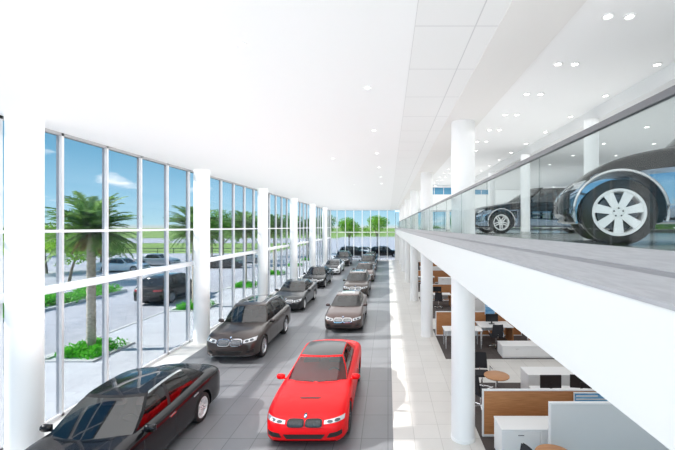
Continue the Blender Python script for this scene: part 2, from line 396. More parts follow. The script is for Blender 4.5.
# ------------------------------------------------------------------ cars
def patch(bvh, fn, axis, nu=10, nv=6, out=.006, thick=.03):
    """a skin patch laid on the body: fn(u,v)->(a,b); axis 'F' front, 'B' back, 'L','R' sides, 'T' top"""
    D = {'F': Vector((0, 1, 0)), 'B': Vector((0, -1, 0)), 'L': Vector((1, 0, 0)), 'R': Vector((-1, 0, 0)), 'T': Vector((0, 0, -1))}[axis]
    rows = []; last = None
    for j in range(nv + 1):
        row = []
        for i in range(nu + 1):
            a, b = fn(i / nu, j / nv)
            o = {'F': Vector((a, -6, b)), 'B': Vector((a, 6, b)), 'L': Vector((-3, a, b)), 'R': Vector((3, a, b)), 'T': Vector((a, b, 4))}[axis]
            h = bvh.ray_cast(o, D)
            p = h[0] if h[0] is not None else (last if last is not None else o + D * 4)
            last = p; row.append(p)
        rows.append(row)
    top = [[p - D * out for p in r] for r in rows]; bot = [[p + D * thick for p in r] for r in rows]
    m = MB(); flip = axis in ('F', 'R') ; m.grid(top, 0, False)
    nu1 = nu + 1
    loop = [(0, i) for i in range(nu1)] + [(j, nu) for j in range(1, nv + 1)] + [(nv, i) for i in range(nu - 1, -1, -1)] + [(j, 0) for j in range(nv - 1, 0, -1)]
    m.add([top[j][i] for j, i in loop] + [bot[j][i] for j, i in loop], [(k, (k + 1) % len(loop), len(loop) + (k + 1) % len(loop), len(loop) + k) for k in range(len(loop))])
    return m
def quadf(p00, p10, p11, p01):
    return lambda u, v: (lerp(lerp(p00[0], p10[0], u), lerp(p01[0], p11[0], u), v), lerp(lerp(p00[1], p10[1], u), lerp(p01[1], p11[1], u), v))
def roundf(cx, cz, rx, rz, pw=3.0, skew=0):
    def f(u, v):
        a, b = 2*u - 1, 2*v - 1
        k = max(abs(a), abs(b)); l = (abs(a)**pw + abs(b)**pw) ** (1 / pw)
        s = k / l if l > 1e-9 else 0
        return (cx + rx * a * s + skew * b * s * rz, cz + rz * b * s)
    return f
def rim_mesh(Rr, nsp, style, mrim):
    m = MB()
    m.lathe([(Rr, -.11), (Rr + .004, .11), (Rr - .02, .115), (Rr - .03, .09), (Rr - .035, -.10)], 40, mi=0, closed=True)
    m.lathe([(0, .02), (Rr * .78, .02), (Rr * .78, .0), (0, .0)], 32, mi=1)
    m.lathe([(0, .09), (.05, .09), (.075, .07), (.08, .03)], 20, mi=0)
    for k in range(nsp):
        a = 2 * math.pi * k / nsp
        for s_ in ((-1, 1) if style == 'double' else (0,)):
            w0, w1 = (.016, .012) if style == 'double' else (.034, .028 + Rr * .09)
            off0, off1 = s_ * .028, s_ * Rr * .14
            r0, r1 = .055, Rr - .015
            pts = [(r0, off0 - w0, .085), (r1, off1 - w1, .10), (r1, off1 + w1, .10), (r0, off0 + w0, .085)]
            vs = []
            for r_, t_, z_ in pts: vs.append(Vector((r_, t_, z_)))
            for r_, t_, z_ in pts: vs.append(Vector((r_, t_, z_ - .035)))
            M = Matrix.Rotation(a, 4, 'Z')
            m.add([M @ v for v in vs], [(0,1,2,3), (7,6,5,4), (0,4,5,1), (1,5,6,2), (2,6,7,3), (3,7,4,0)], 0)
    for k in range(5):
        a = 2 * math.pi * (k + .5) / 5; m.tube((.045 * math.cos(a), .045 * math.sin(a), .085), (.045 * math.cos(a), .045 * math.sin(a), .097), .009, n=8, mi=1)
    return m.mesh('rim', [mrim, M_ROTOR], 35)
def tyre_mesh(Rt, Rr, w):
    h = w / 2
    return MB().lathe([(Rr, -h*.85), (Rr + .02, -h), (Rt - .03, -h), (Rt, -h*.8), (Rt + .001, 0), (Rt, h*.8), (Rt - .03, h), (Rr + .02, h), (Rr, h*.85)], 40, closed=True).mesh('wheel', M_TYRE, 40)

def bool_arches(me, cuts, depth_in, Wd):
    o = bpy.data.objects.new('tmp', me); COL.objects.link(o)
    cm = MB()
    for (yc, zc, r) in cuts:
        for s_ in (-1, 1):
            a, b = sorted((s_ * (Wd - depth_in), s_ * (Wd + .3)))
            cm.lathe([(0, a), (r, a), (r, b), (0, b)], 40, Matrix.Translation((0, yc, zc)) @ Matrix.Rotation(R(90), 4, 'Y'))
    cme = cm.mesh('cut', M_INT); bmm = bmesh.new(); bmm.from_mesh(cme); bmesh.ops.remove_doubles(bmm, verts=bmm.verts, dist=1e-5)
    bmesh.ops.recalc_face_normals(bmm, faces=bmm.faces); bmm.to_mesh(cme); bmm.free()
    c = bpy.data.objects.new('cut', cme); COL.objects.link(c)
    md = o.modifiers.new('b', 'BOOLEAN'); md.object = c; md.operation = 'DIFFERENCE'; md.solver = 'EXACT'
    dg = bpy.context.evaluated_depsgraph_get(); r = bpy.data.meshes.new_from_object(o.evaluated_get(dg))
    bpy.data.objects.remove(o); bpy.data.objects.remove(c)
    return r

SPEC = {
 'coupe': dict(L=4.67, W=1.87, wb=2.81, fo=.82, R=.34, r=.245, zb=.14,
    top=[(0,.60),(.12,.70),(.4,.80),(.9,.88),(1.35,.95),(1.8,.97),(3.2,1.0),(3.9,1.06),(4.45,1.06),(4.67,.98)],
    sh=[(0,.55),(.3,.70),(.9,.82),(1.4,.87),(2.4,.88),(3.4,.95),(4.2,.98),(4.67,.90)],
    roof=[(1.9,1.30),(2.3,1.355),(2.8,1.37),(3.3,1.32),(3.8,1.18)], wf=(1.28,1.42), wt=(2.02,2.13), rt=(3.42,3.35), rbase=(4.12,4.0),
    side=[(1.55,2.2),(2.75,2.72),(2.83,2.78),(3.55,3.18)], tw=.56, bw=.83),
 'saloon': dict(L=4.95, W=1.88, wb=2.95, fo=.86, R=.34, r=.24, zb=.18,
    top=[(0,.64),(.12,.74),(.4,.84),(.9,.92),(1.4,.99),(1.8,1.0),(3.4,1.04),(4.1,1.10),(4.75,1.09),(4.95,1.0)],
    sh=[(0,.58),(.3,.74),(.9,.86),(1.4,.92),(2.4,.93),(3.6,.99),(4.5,1.01),(4.95,.93)],
    roof=[(1.9,1.38),(2.3,1.44),(2.9,1.465),(3.4,1.43),(3.9,1.30)], wf=(1.32,1.5), wt=(2.08,2.2), rt=(3.72,3.62), rbase=(4.38,4.25),
    side=[(1.63,2.28),(2.62,2.66),(2.72,2.75),(3.62,3.45)], tw=.58, bw=.84),
 'suv': dict(L=4.88, W=1.94, wb=2.93, fo=.86, R=.38, r=.27, zb=.24,
    top=[(0,.80),(.12,.92),(.4,1.02),(.9,1.09),(1.35,1.14),(1.8,1.15),(3.4,1.16),(4.2,1.18),(4.7,1.16),(4.88,1.05)],
    sh=[(0,.72),(.3,.90),(.9,1.01),(1.4,1.06),(2.4,1.07),(3.6,1.12),(4.5,1.13),(4.88,1.0)],
    roof=[(1.7,1.62),(2.2,1.70),(2.9,1.72),(3.8,1.68),(4.3,1.62)], wf=(1.25,1.42), wt=(1.88,2.0), rt=(4.32,4.2), rbase=(4.62,4.5),
    side=[(1.52,2.07),(2.42,2.44),(2.52,2.54),(3.42,3.38),(3.54,3.5),(4.18,3.98)], tw=.63, bw=.87),
 'compact_suv': dict(L=4.45, W=1.86, wb=2.80, fo=.58, R=.37, r=.285, zb=.24,
    top=[(0,.62),(.10,.74),(.30,.88),(.7,1.02),(1.1,1.10),(1.5,1.14),(3.1,1.16),(3.8,1.16),(4.3,1.12),(4.45,1.0)],
    sh=[(0,.56),(.25,.78),(.6,.94),(1.1,1.02),(2.2,1.06),(3.4,1.10),(4.1,1.10),(4.45,.95)],
    roof=[(1.5,1.58),(2.0,1.66),(2.7,1.68),(3.5,1.63),(4.0,1.55)], wf=(1.15,1.30), wt=(1.75,1.87), rt=(3.95,3.85), rbase=(4.22,4.1),
    side=[(1.40,1.94),(2.25,2.27),(2.33,2.35),(3.2,3.15),(3.3,3.25),(3.8,3.65)], tw=.61, bw=.86),
}
def make_car(kind, paint, pname, roofm=None, chrome=False, detail=True, rimm=None, seatm=None, nsp=5, style='double', hoodm=None, sunroof=False, mpack=False, ground_roof=False):
    S = SPEC[kind]; L, Wd, hw = S['L'], S['W'], S['W'] / 2
    y0 = -L / 2
    def endf(d, e, p): return (1 - (1 - min(1, max(0, d) / e)) ** p) ** (1 / p)
    def wid(d):
        kf = endf(d, .75, 2.6); kr = endf(L - d, .60, 2.6)
        return hw * (.60 + .40 * kf) * (.68 + .32 * kr) * (1 - .018 * math.sin(math.pi * d / L))
    def ztop(d): return interp(S['top'], d)
    def zsh(d): return interp(S['sh'], d)
    def endz(d): return endf(d, .10, 2.0), endf(L - d, .14, 2.2)
    def section(d):
        w = wid(d); kf, kr = endz(d); k = min(kf, kr)
        zt, zs, zb = ztop(d), zsh(d), S['zb'] + .02 * (1 - endf(d, .35, 2)) + .10 * (1 - endf(L - d, .5, 2))
        zm = .5 if kind != 'suv' else .62
        zt2, zs2, zb2 = zm + (zt - zm) * (.55 + .45*k), zm + (zs - zm) * (.55 + .45*k), zm + (zb - zm) * (.82 + .18*k)
        h = zs2 - zb2
        tw = .90 - .02
        ctl = [(0, zb2), (.80*w, zb2), (.93*w, zb2 + .03), (.985*w, zb2 + .14*h), (.992*w, zb2 + .40*h), (1.0*w, zb2 + .66*h), (.992*w, zb2 + .82*h), (.965*w, zb2 + .93*h), (.90*w, zs2 + .012),
               (.78*w, lerp(zs2, zt2, .42) + .01), (.60*w, lerp(zs2, zt2, .70) + .008), (.40*w, lerp(zs2, zt2, .88)), (.2*w, lerp(zs2, zt2, .975)), (0, zt2)]
        out = []
        for i in range(len(ctl) - 1):
            a = ctl[max(0, i-1)]; b = ctl[i]; c = ctl[i+1]; e_ = ctl[min(len(ctl)-1, i+2)]
            for t in (0, .5):
                q = []
                for m_ in (0, 1):
                    q.append(.5 * (2*b[m_] + (c[m_]-a[m_])*t + (2*a[m_]-5*b[m_]+4*c[m_]-e_[m_])*t*t + (-a[m_]+3*b[m_]-3*c[m_]+e_[m_])*t**3))
                out.append(tuple(q))
        out.append(ctl[-1])
        pts = []
        for (x, z) in out:
            sb = 0
            nf = max(0, 1 - d / .5); nr = max(0, 1 - (L - d) / .5)
            rel = (z - S['zb']) / max(.1, ztop(.3) - S['zb'])
            yy = y0 + d + nf * .20 * max(0, rel - .35) ** 1.5 - nr * .12 * max(0, rel - .6) ** 1.2
            if rel < .15: yy += nf * .05
            pts.append((x, yy, z))
        return pts
    ds = [0, .012, .03, .06, .10, .15, .21, .28, .36, .45, .55, .65, .75]
    k = (L - .75 - .6) / 26
    st = ds + [.75 + k * i for i in range(1, 26)] + [L - q for q in (.6, .5, .41, .33, .26, .19, .13, .08, .045, .02, .006, 0)]
    secs = [section(d) for d in st]; n = len(secs[0])
    m = MB()
    rings = []
    for s_ in secs:
        left = [(-x, y, z) for x, y, z in s_[1:-1]][::-1]
        rings.append([s_[0]] + s_[1:] + left)
    nn = len(rings[0]); vs = [p for r_ in rings for p in r_]
    fs = [(i*nn+j, i*nn+(j+1) % nn, (i+1)*nn+(j+1) % nn, (i+1)*nn+j) for i in range(len(rings)-1) for j in range(nn)]
    fs = [f[::-1] for f in fs]
    for base_ in (0, (len(rings)-1)*nn):      # flat caps as rows of quads from flank to flank
        mir = lambda j: base_ + (nn - j) % nn
        for j in range(n - 1):
            q_ = [base_ + j, base_ + j + 1, mir(j + 1), mir(j)]
            q2 = []
            for v_ in q_:
                if v_ not in q2: q2.append(v_)
            if len(q2) > 2: fs.append(tuple(q2))
    m.add(vs, fs)
    me = m.mesh('car_body', [paint, M_INT, M_BLACK])
    bmm = bmesh.new(); bmm.from_mesh(me); bmesh.ops.recalc_face_normals(bmm, faces=bmm.faces); bmm.to_mesh(me)
    bvh = BVHTree.FromBMesh(bmm); bmm.free()
    fy, ry = y0 + S['fo'], y0 + S['fo'] + S['wb']
    me = bool_arches(me, [(fy, S['R'] + .005, S['R'] + .055), (ry, S['R'] + .005, S['R'] + .055)], .34, hw)
    # greenhouse loft
    bwf = S['bw']; tw = S['tw']
    def bz(d, x): 
        w = wid(d); t = min(1, abs(x) / w)
        return lerp(ztop(d), zsh(d), max(0, (t - .2) / .7) ** 1.3 if t > .2 else 0)
    def tz(d, x): return interp(S['roof'], d) + .035 * (1 - (x / tw) ** 2)
    half = []   # (base(x,d), top(x,d), tag)
    nF = 6
    for i in range(nF + 1):
        t = i / nF; bd = lerp(S['wf'][0], S['wf'][1], t*t); td = lerp(S['wt'][0], S['wt'][1], t*t)
        half.append(((bwf * wid(bd) * t * .985, bd), (tw * t * .97, td)))
    iA = len(half) - 1
    marks = [iA]; prev = (S['wf'][1] + .03, S['wt'][1] + .02)
    half.append(((bwf * wid(prev[0]), prev[0]), (tw, prev[1])))
    for (b_, t_) in S['side']:
        ns = max(1, int(abs(b_ - prev[0]) / .18))
        for i in range(1, ns + 1):
            bb, tt = lerp(prev[0], b_, i/ns), lerp(prev[1], t_, i/ns)
            taper = 1 - .10 * max(0, (tt - 2.6) / 2) ** 1.5
            half.append(((bwf * wid(bb), bb), (tw * taper, tt)))
        marks.append(len(half) - 1); prev = (b_, t_)
    cb, ct = S['rbase'][1], S['rt'][1]; taper = 1 - .10 * max(0, (ct - 2.6) / 2) ** 1.5
    for i in range(1, 4):
        bb, tt = lerp(prev[0], cb, i/3), lerp(prev[1], ct, i/3); half.append(((bwf * wid(bb) * (.985 if i == 3 else 1), bb), (tw * taper * (.985 if i == 3 else 1), tt)))
    iC = len(half) - 1
    for i in range(1, nF + 1):
        t = 1 - i / nF; bd = lerp(S['rbase'][0], cb, t*t); td = lerp(S['rt'][0], ct, t*t)
        half.append(((bwf * wid(bd) * t * .97, bd), (tw * taper * t * .97, td)))
    vr = [0, .07, .2, .4, .6, .8, .93, 1.0]
    def gp(i, v, s_):
        (bx, bd), (tx, td) = half[i]
        b3 = Vector((bx, y0 + bd, bz(bd, bx) - .02)); t3 = Vector((tx, y0 + td, tz(td, tx)))
        p = b3.lerp(t3, v); bul = math.sin(math.pi * v)
        p.x += .035 * bul * min(1, bx / .5)
        if i < iA: p.y -= .03 * bul
        if i > iC: p.y += .02 * bul
        # round the roof rail
        p.x *= s_; return p
    parts = {}
    def pm(key): 
        if key not in parts: parts[key] = MB()
        return parts[key]
    K = len(half)
    sw = []  # side windows index ranges: alternate window / pillar
    for q in range(0, len(marks) - 1):
        sw.append((marks[q] if q else iA + 1, marks[q+1], q % 2 == 0))
    # first range is A pillar -> side[0]; then windows between marks 1-2, pillar 2-3, window 3-4 ...
    rng = []
    for q in range(1, len(marks) - 1): rng.append((marks[q], marks[q+1], q % 2 == 1))
    for s_ in (1, -1):
        for i in range(K - 1):
            for j in range(len(vr) - 1):
                vs = [gp(i, vr[j], s_), gp(i+1, vr[j], s_), gp(i+1, vr[j+1], s_), gp(i, vr[j+1], s_)]
                f = (0, 1, 2, 3) if s_ > 0 else (3, 2, 1, 0)
                key = 'body'
                if i < iA and 0 < j: key = 'windshield' if j < len(vr) - 2 else 'body'
                elif i < iA: key = 'windshield'
                elif i >= iC + 0 and 1 <= j < len(vr) - 2: key = 'rear_window'
                else:
                    for qi, (a_, b_, isw) in enumerate(rng):
                        if a_ <= i < b_:
                            if isw and 1 <= j < len(vr) - 2: key = ('side_window', s_, qi)
                            elif not isw and 1 <= j < len(vr) - 2: key = ('pillar', s_, qi)
                            elif chrome: key = ('chrome_trim', s_, 0 if j == 0 else 1) if j in (0, len(vr) - 2) else 'body'
                if chrome and key == 'body' and iA < i < marks[1] and j >= 0 and i == marks[1] - 1: key = 'body'
                pm(key).add(vs, [f])
    # roof skin
    nx = 10
    for i in range(K - 1):
        for q in range(nx):
            def rp_(ii, t):
                (_, (tx, td)) = half[ii]; x = tx * (2*t - 1); return Vector((x, y0 + td, tz(td, x)))
            vs = [rp_(i, q/nx), rp_(i, (q+1)/nx), rp_(i+1, (q+1)/nx), rp_(i+1, q/nx)]
            (_, (tx, td)) = half[i]
            inn = 1 <= q < nx - 1 and marks[1] - 1 <= i < iC - 1
            key = 'roof'
            if sunroof and inn and 2 <= q < nx - 2 and td > S['wt'][1] + .15 and td < S['rt'][1] - .55: key = 'sunroof'
            pm(key).add(vs, [(0, 1, 2, 3)])
    root = empty('car')
    # join greenhouse body bits to lower body, and cabin-dark faces under the glass
    bmm = bmesh.new(); bmm.from_mesh(me)
    for f in bmm.faces:
        c = f.calc_center_median(); d = c.y - y0
        if f.normal.z > .5 and S['wf'][0] + .12 < d < S['rbase'][0] - .1 and c.z > S['zb'] + .4 and abs(c.x) < bwf * wid(d) - .02 and S['wf'][0] + .05 + .2*(abs(c.x)/hw)**2 < d: f.material_index = 1
        for (yc) in (fy, ry):
            if math.hypot(c.y - yc, c.z - S['R']) < S['R'] + .052 and c.z > .1 and abs(c.x) < hw - .004 and abs(c.x) > .45: 
                if abs(math.hypot(c.y - yc, c.z - S['R'] - .005) - (S['R'] + .055)) < .03 or abs(abs(c.x) - (hw - .34)) < .01: f.material_index = 2
        if c.z < S['zb'] + .03: f.material_index = 2
    hood = bmesh.new(); hf = []
    for f in bmm.faces:
        c = f.calc_center_median(); d = c.y - y0
        if f.material_index == 0 and f.normal.z > .55 and .17 < d < S['wf'][0] + .14 and abs(c.x) < .80 * wid(d): hf.append(f)
    def split(faces, name, mats):
        mp_ = {}; vs = []; fs2 = []
        for f in faces:
            idx = []
            for v in f.verts:
                if v.index not in mp_: mp_[v.index] = len(vs); vs.append(v.co.copy())
                idx.append(mp_[v.index])
            fs2.append(idx)
        b = MB(); b.add(vs, fs2); return b.build(name, mats, root, smooth=50)
    bmm.verts.index_update()
    if hf:
        h_o = split(hf, 'hood', hoodm or paint)
        bmesh.ops.delete(bmm, geom=hf, context='FACES')
    g = parts['body']; base = [bmm.verts.new(v) for v in g.v]
    for f in g.f:
        try: bmm.faces.new([base[i] for i in f])
        except ValueError: pass
    bmesh.ops.remove_doubles(bmm, verts=base, dist=1e-4)
    hood.free(); bmm.to_mesh(me); bmm.free(); me.name = 'body'
    me.materials.clear()
    for mm in (paint, M_INT, M_BLACK): me.materials.append(mm)
    me.shade_smooth(); me.set_sharp_from_angle(angle=R(38))
    bo = bpy.data.objects.new('body', me); COL.objects.link(bo); bo.parent = root
    def weld(mb, name, mt, par=root):
        b = bmesh.new(); t_ = bpy.data.meshes.new('t'); t_.from_pydata(mb.v, [], mb.f); b.from_mesh(t_)
        bmesh.ops.remove_doubles(b, verts=b.verts, dist=1e-4); me_ = bpy.data.meshes.new(name); b.to_mesh(me_); b.free()
        me_.materials.append(mt); me_.shade_smooth(); me_.set_sharp_from_angle(angle=R(40))
        o = bpy.data.objects.new(name, me_); COL.objects.link(o); o.parent = par; return o
    weld(parts['roof'], 'roof', roofm or paint)
    if 'sunroof' in parts: weld(parts['sunroof'], 'sunroof', M_ROOFGL)
    weld(parts['windshield'], 'windshield', M_CARGL); weld(parts['rear_window'], 'rear_window', M_CARGL)
    for kk in parts:
        if isinstance(kk, tuple): weld(parts[kk], kk[0], {'side_window': M_CARGL, 'pillar': M_BLACK, 'chrome_trim': M_CHROME}[kk[0]])
    # wheels
    tm = tyre_mesh(S['R'], S['r'], .25); rm = rim_mesh(S['r'], nsp, style, rimm or M_RIM)
    for yy in (fy, ry):
        for s_ in (-1, 1):
            wl = bpy.data.objects.new('wheel', tm); COL.objects.link(wl); wl.parent = root
            wl.location = (s_ * (hw - .145), yy, S['R']); wl.rotation_euler = (0, R(90) * s_, 0)
            ro = bpy.data.objects.new('rim', rm); COL.objects.link(ro); ro.parent = wl
    # lamps, grille, intakes
    zt0 = ztop(.12); zg = {'coupe': .57, 'saloon': .60, 'suv': .74, 'compact_suv': .60}[kind]; gh = {'coupe': .058, 'saloon': .088, 'suv': .10, 'compact_suv': .08}[kind]
    if kind == 'coupe': gw = .165
    else: gw = .19
    for s_ in (-1, 1):
        kc = s_ * (gw + .03)
        fr = patch(bvh, roundf(kc, zg, gw + .018, gh + .018, 4), 'F', 12, 10, .012, .03).build('grille', M_CHROME if not mpack else M_GRL, root, smooth=60)
        patch(bvh, roundf(kc, zg, gw, gh, 4), 'F', 12, 10, .018, .03).build('mesh_insert', M_GRL, fr, smooth=60)
        sl = MB()
        for q in range(-4, 5):
            xx = kc + q * gw / 5.2; zz = gh * .86
            pmb = patch(bvh, quadf((xx - .005, zg - zz), (xx + .005, zg - zz), (xx + .005, zg + zz), (xx - .005, zg + zz)), 'F', 1, 6, .024, .01); sl.add(pmb.v, pmb.f)
        sl.build('grille_bars', M_RIM if not mpack else M_LAMPIN, fr)
        # headlamp: outer swept shape
        xi, xo = s_ * (gw * 2 + .09), s_ * (hw * .90)
        zi, zo = zg + gh * .15, zg + gh * .75
        hl = patch(bvh, quadf((xi, zi - gh * .35), (xo, zo - gh * .30), (xo * 1.01, zo + gh * .85), (xi, zi + gh * .65)), 'F', 14, 6, .010, .03).build('headlight', M_LIGHT, root, smooth=60)
        for q in (.30, .66):
            cx, cz = lerp(xi, xo, q), lerp(zi + gh * .15, zo + gh * .27, q)
            patch(bvh, roundf(cx, cz, .062, gh * .36, 2), 'F', 8, 8, .016, .01).build('lamp_ring', M_LAMPIN, hl, smooth=60)
        # lower side intakes
        zl = S['zb'] + .21
        xi2, xo2 = s_ * hw * (.52 if kind == 'coupe' else .58), s_ * hw * .86
        patch(bvh, quadf((xi2, zl - .06), (xo2, zl - .03), (xo2, zl + .07), (xi2 * 1.12, zl + .03)), 'F', 12, 6, .012, .02).build('side_intake', M_GRL, root, smooth=60)
        # tail lamp, door handles, mirror
        zt_ = zsh(L - .1) - .10
        patch(bvh, quadf((s_ * hw * .45, zt_ - .07), (s_ * hw * .93, zt_ - .05), (s_ * hw * .93, zt_ + .07), (s_ * hw * .45, zt_ + .04)), 'B', 8, 4, .01, .03).build('taillight', M_TAIL, root, smooth=60)
        ax = 'R' if s_ > 0 else 'L'
        zd = zsh(2.4) - .13
        handles = (2.45, 3.35) if kind != 'coupe' else (2.65,)
        for hd in handles:
            patch(bvh, quadf((y0 + hd, zd), (y0 + hd + .2, zd + .01), (y0 + hd + .2, zd + .035), (y0 + hd, zd + .025)), ax, 4, 2, .02, .03).build('door_handle', M_CHROME if chrome else paint, root, smooth=50)
        seams = [S['side'][0][0] + .02, S['side'][1][0] + .03] + ([S['side'][3][0] - .05] if kind != 'coupe' else [])
        for sd in seams:
            patch(bvh, quadf((y0 + sd, S['zb'] + .10), (y0 + sd + .008, S['zb'] + .10), (y0 + sd + .008, zsh(sd) - .03), (y0 + sd, zsh(sd) - .03)), ax, 1, 8, .002, .01).build('door_seam', M_SEAM, root)
        mz = zsh(1.7) + .06; my = y0 + S['side'][0][0] + .10; mxx = s_ * (wid(1.7) + .05)
        mi = MB(); n_ = 10
        prof = [(0, .0), (.05, -.085), (.085, -.05), (.09, .03), (.05, .075), (0, .08)]
        mb_ = MB()
        for i in range(9):
            t = i / 8; sc_ = math.sin(math.pi * (.12 + .78 * t)) ** .5
            mb_.v += []
        rows = []
        for i in range(9):
            a = -1 + 2 * i / 8; sc_ = (1 - abs(a) ** 3) ** (1/2) * .98 + .02
            rows.append([(mxx + a * .115, my + .055 * sc_ * math.cos(b_ * 2*math.pi/12) * (1.25 if math.cos(b_ * 2*math.pi/12) < 0 else .4), mz + .075 * sc_ * math.sin(b_ * 2*math.pi/12)) for b_ in range(13)])
        mi.grid(rows)
        mi.tube((s_ * (wid(1.7) * .87), my, mz - .06), (mxx - s_ * .03, my, mz - .04), .022, n=8)
        mo = mi.build('wing_mirror', paint if not mpack else paint, root, smooth=60)
        MB().box(mxx - .10, mxx + .10, my + .022, my + .028, mz - .055, mz + .055).build('mirror_glass', M_CHROME, mo)
        if kind == 'suv':
            patch(bvh, quadf((y0 + .5, S['zb'] + .06), (y0 + L - .4, S['zb'] + .06), (y0 + L - .4, S['zb'] + .12), (y0 + .5, S['zb'] + .12)), ax, 2, 1, -.02, .0)
            rl = [(s_ * (tw - .03), y0 + lerp(S['wt'][1] + .15, S['rt'][1] - .15, q / 8), tz(lerp(S['wt'][1] + .15, S['rt'][1] - .15, q / 8), tw - .03) + (.0 if q in (0, 8) else .045)) for q in range(9)]
            MB().path(rl, .016, 8).build('roof_rail', M_RIM, root, smooth=60)
    zl = S['zb'] + .17
    patch(bvh, quadf((-hw * .40, zl - .045), (hw * .40, zl - .045), (hw * .48, zl + .045), (-hw * .48, zl + .045)), 'F', 20, 6, .016, .02).build('lower_intake', M_GRL, root, smooth=60)
    patch(bvh, quadf((-hw * .7, S['zb'] + .02), (hw * .7, S['zb'] + .02), (hw * .72, S['zb'] + .045), (-hw * .72, S['zb'] + .045)), 'F', 14, 2, .03, .03).build('front_splitter', M_BLACK if kind != 'suv' else M_RIM, root, smooth=60)
    # badge on the nose of the bonnet
    bd = patch(bvh, roundf(0, zg + gh + (.055 if kind != 'suv' else .06), .043, .036, 2), 'F', 8, 8, .012, .02).build('badge', M_BLACK, root, smooth=60)
    for sx, sz, mm in ((-1, 1, mat('badge_blue', (0.05, 0.25, 0.65), .3)), (1, 1, mat('badge_white', (.9, .9, .9), .3)), (-1, -1, mat('badge_white', (.9,.9,.9), .3)), (1, -1, mat('badge_blue', (0.05, .25, .65), .3))):
        patch(bvh, (lambda sx, sz: lambda u, v: (sx * .026 * u * math.cos(math.pi/2*v), zg + gh + (.055 if kind != 'suv' else .06) + sz * .022 * u * math.sin(math.pi/2*v)))(sx, sz), 'F', 3, 4, .016, .01).build('badge_quarter', mm, bd)
    patch(bvh, quadf((-.26, S['zb'] + .32), (.26, S['zb'] + .32), (.26, S['zb'] + .43), (-.26, S['zb'] + .43)), 'B', 6, 2, .01, .02).build('plate_holder', M_BLACK, root)
    # bonnet creases / wipers
    for s_ in (-1, 1):
        wp = [(s_ * .05 + s_ * .5 * q, y0 + S['wf'][0] - .01 + .10 * q * q, bz(S['wf'][0] + .1 * q * q, .5 * q) + .015 + .02 * q) for q in (0, .5, 1)]
        MB().path(wp, .008, 6).build('wiper', M_BLACK, root)
    if mpack:   # power dome vents
        patch(bvh, quadf((-.20, y0 + .62), (.20, y0 + .62), (.24, y0 + .66), (-.24, y0 + .66)), 'T', 6, 1, .006, .02).build('bonnet_vent', M_GRL, root)
    # cabin: dashboard, seats, steering wheel
    sm = seatm or mat('seat_grey', (0.16, 0.16, 0.17), .7)
    zc = zsh(2.2) - .12
    for s_ in (-1, 1):
        for (sd, hh) in ((2.55, 1), (3.45 if kind != 'coupe' else 3.30, .9)):
            zt_ = min(zc + .40 * hh, interp(S['roof'], sd + .15) - .20); yb = y0 + sd
            se = empty  # seat back with rounded shoulders
            b = MB(); b.prism([(-.22, zc - .25), (.22, zc - .25), (.23, zt_ - .12), (.16, zt_), (-.16, zt_), (-.23, zt_ - .12)], 0, .11, Matrix.Translation((s_ * .36, yb + .12, 0)) @ Matrix.Rotation(R(90), 4, 'X'))
            b.box(s_ * .36 - .12, s_ * .36 + .12, yb + .03, yb + .10, zt_ + .015, min(zt_ + .16, interp(S['roof'], sd) - .06))
            b.build('seat', sm, root, bevel=.02)
    dd = S['wf'][1] + .28
    MB().prism([(y0 + dd - .25, zc + .1), (y0 + dd + .12, zc + .12), (y0 + dd + .15, zc - .1), (y0 + dd - .25, zc - .1)], -.62, .62, Matrix(((0,0,1,0),(1,0,0,0),(0,1,0,0),(0,0,0,1)))).build('dashboard', M_INT, root)
    ringp = [(.36 + .18 * math.cos(a * math.pi / 8), y0 + dd + .26 + .04 * math.sin(a * math.pi / 8), zc + .10 + .17 * math.sin(a * math.pi / 8)) for a in range(17)]
    MB().path(ringp, .014, 6).build('steering_wheel', M_BLACK, root, smooth=60)
    return root
def recolor(root, old, new):
    for ch in root.children_recursive:
        if ch.type == 'MESH' and any(s.material == old for s in ch.material_slots):
            ch.data = ch.data.copy()
            for i, m_ in enumerate(ch.data.materials):
                if m_ == old: ch.data.materials[i] = new

P_RED = mat('red_paint', (0.85, 0.002, 0.006), 0.5, 0.0, .35, spec=.15)
P_BLACK = mat('black_paint', (0.007, 0.007, 0.009), 0.25, 0.0, .4, spec=.15)
P_BROWN = mat('dark_brown_paint', (0.055, 0.042, 0.038), 0.32, 0.3, .6, spec=.3)
P_MOCHA = mat('mocha_paint', (0.085, 0.055, 0.05), 0.32, 0.3, .6, spec=.3)
P_GREY = mat('graphite_paint', (0.03, 0.031, 0.033), 0.32, 0.3, .6, spec=.3)
P_WHITE = mat('white_car_paint', (0.85, 0.86, 0.87), 0.25, 0.0, 1)
P_SILVER = mat('silver_paint', (0.50, 0.52, 0.54), 0.3, 0.5, 1)
P_UP = mat('black_display_paint', (0.006, 0.006, 0.007), 0.3, 0, .15, spec=.15)
P_MIRROR = mat('window_reflection_mirror', (0.22, 0.27, 0.33), 0.02, 1.0, 0)  # separate tinted mirror for lower flanks, standing in for window reflections
M_CARBON = mat('carbon_roof', (0.02, 0.02, 0.022), 0.35, 0, .3)

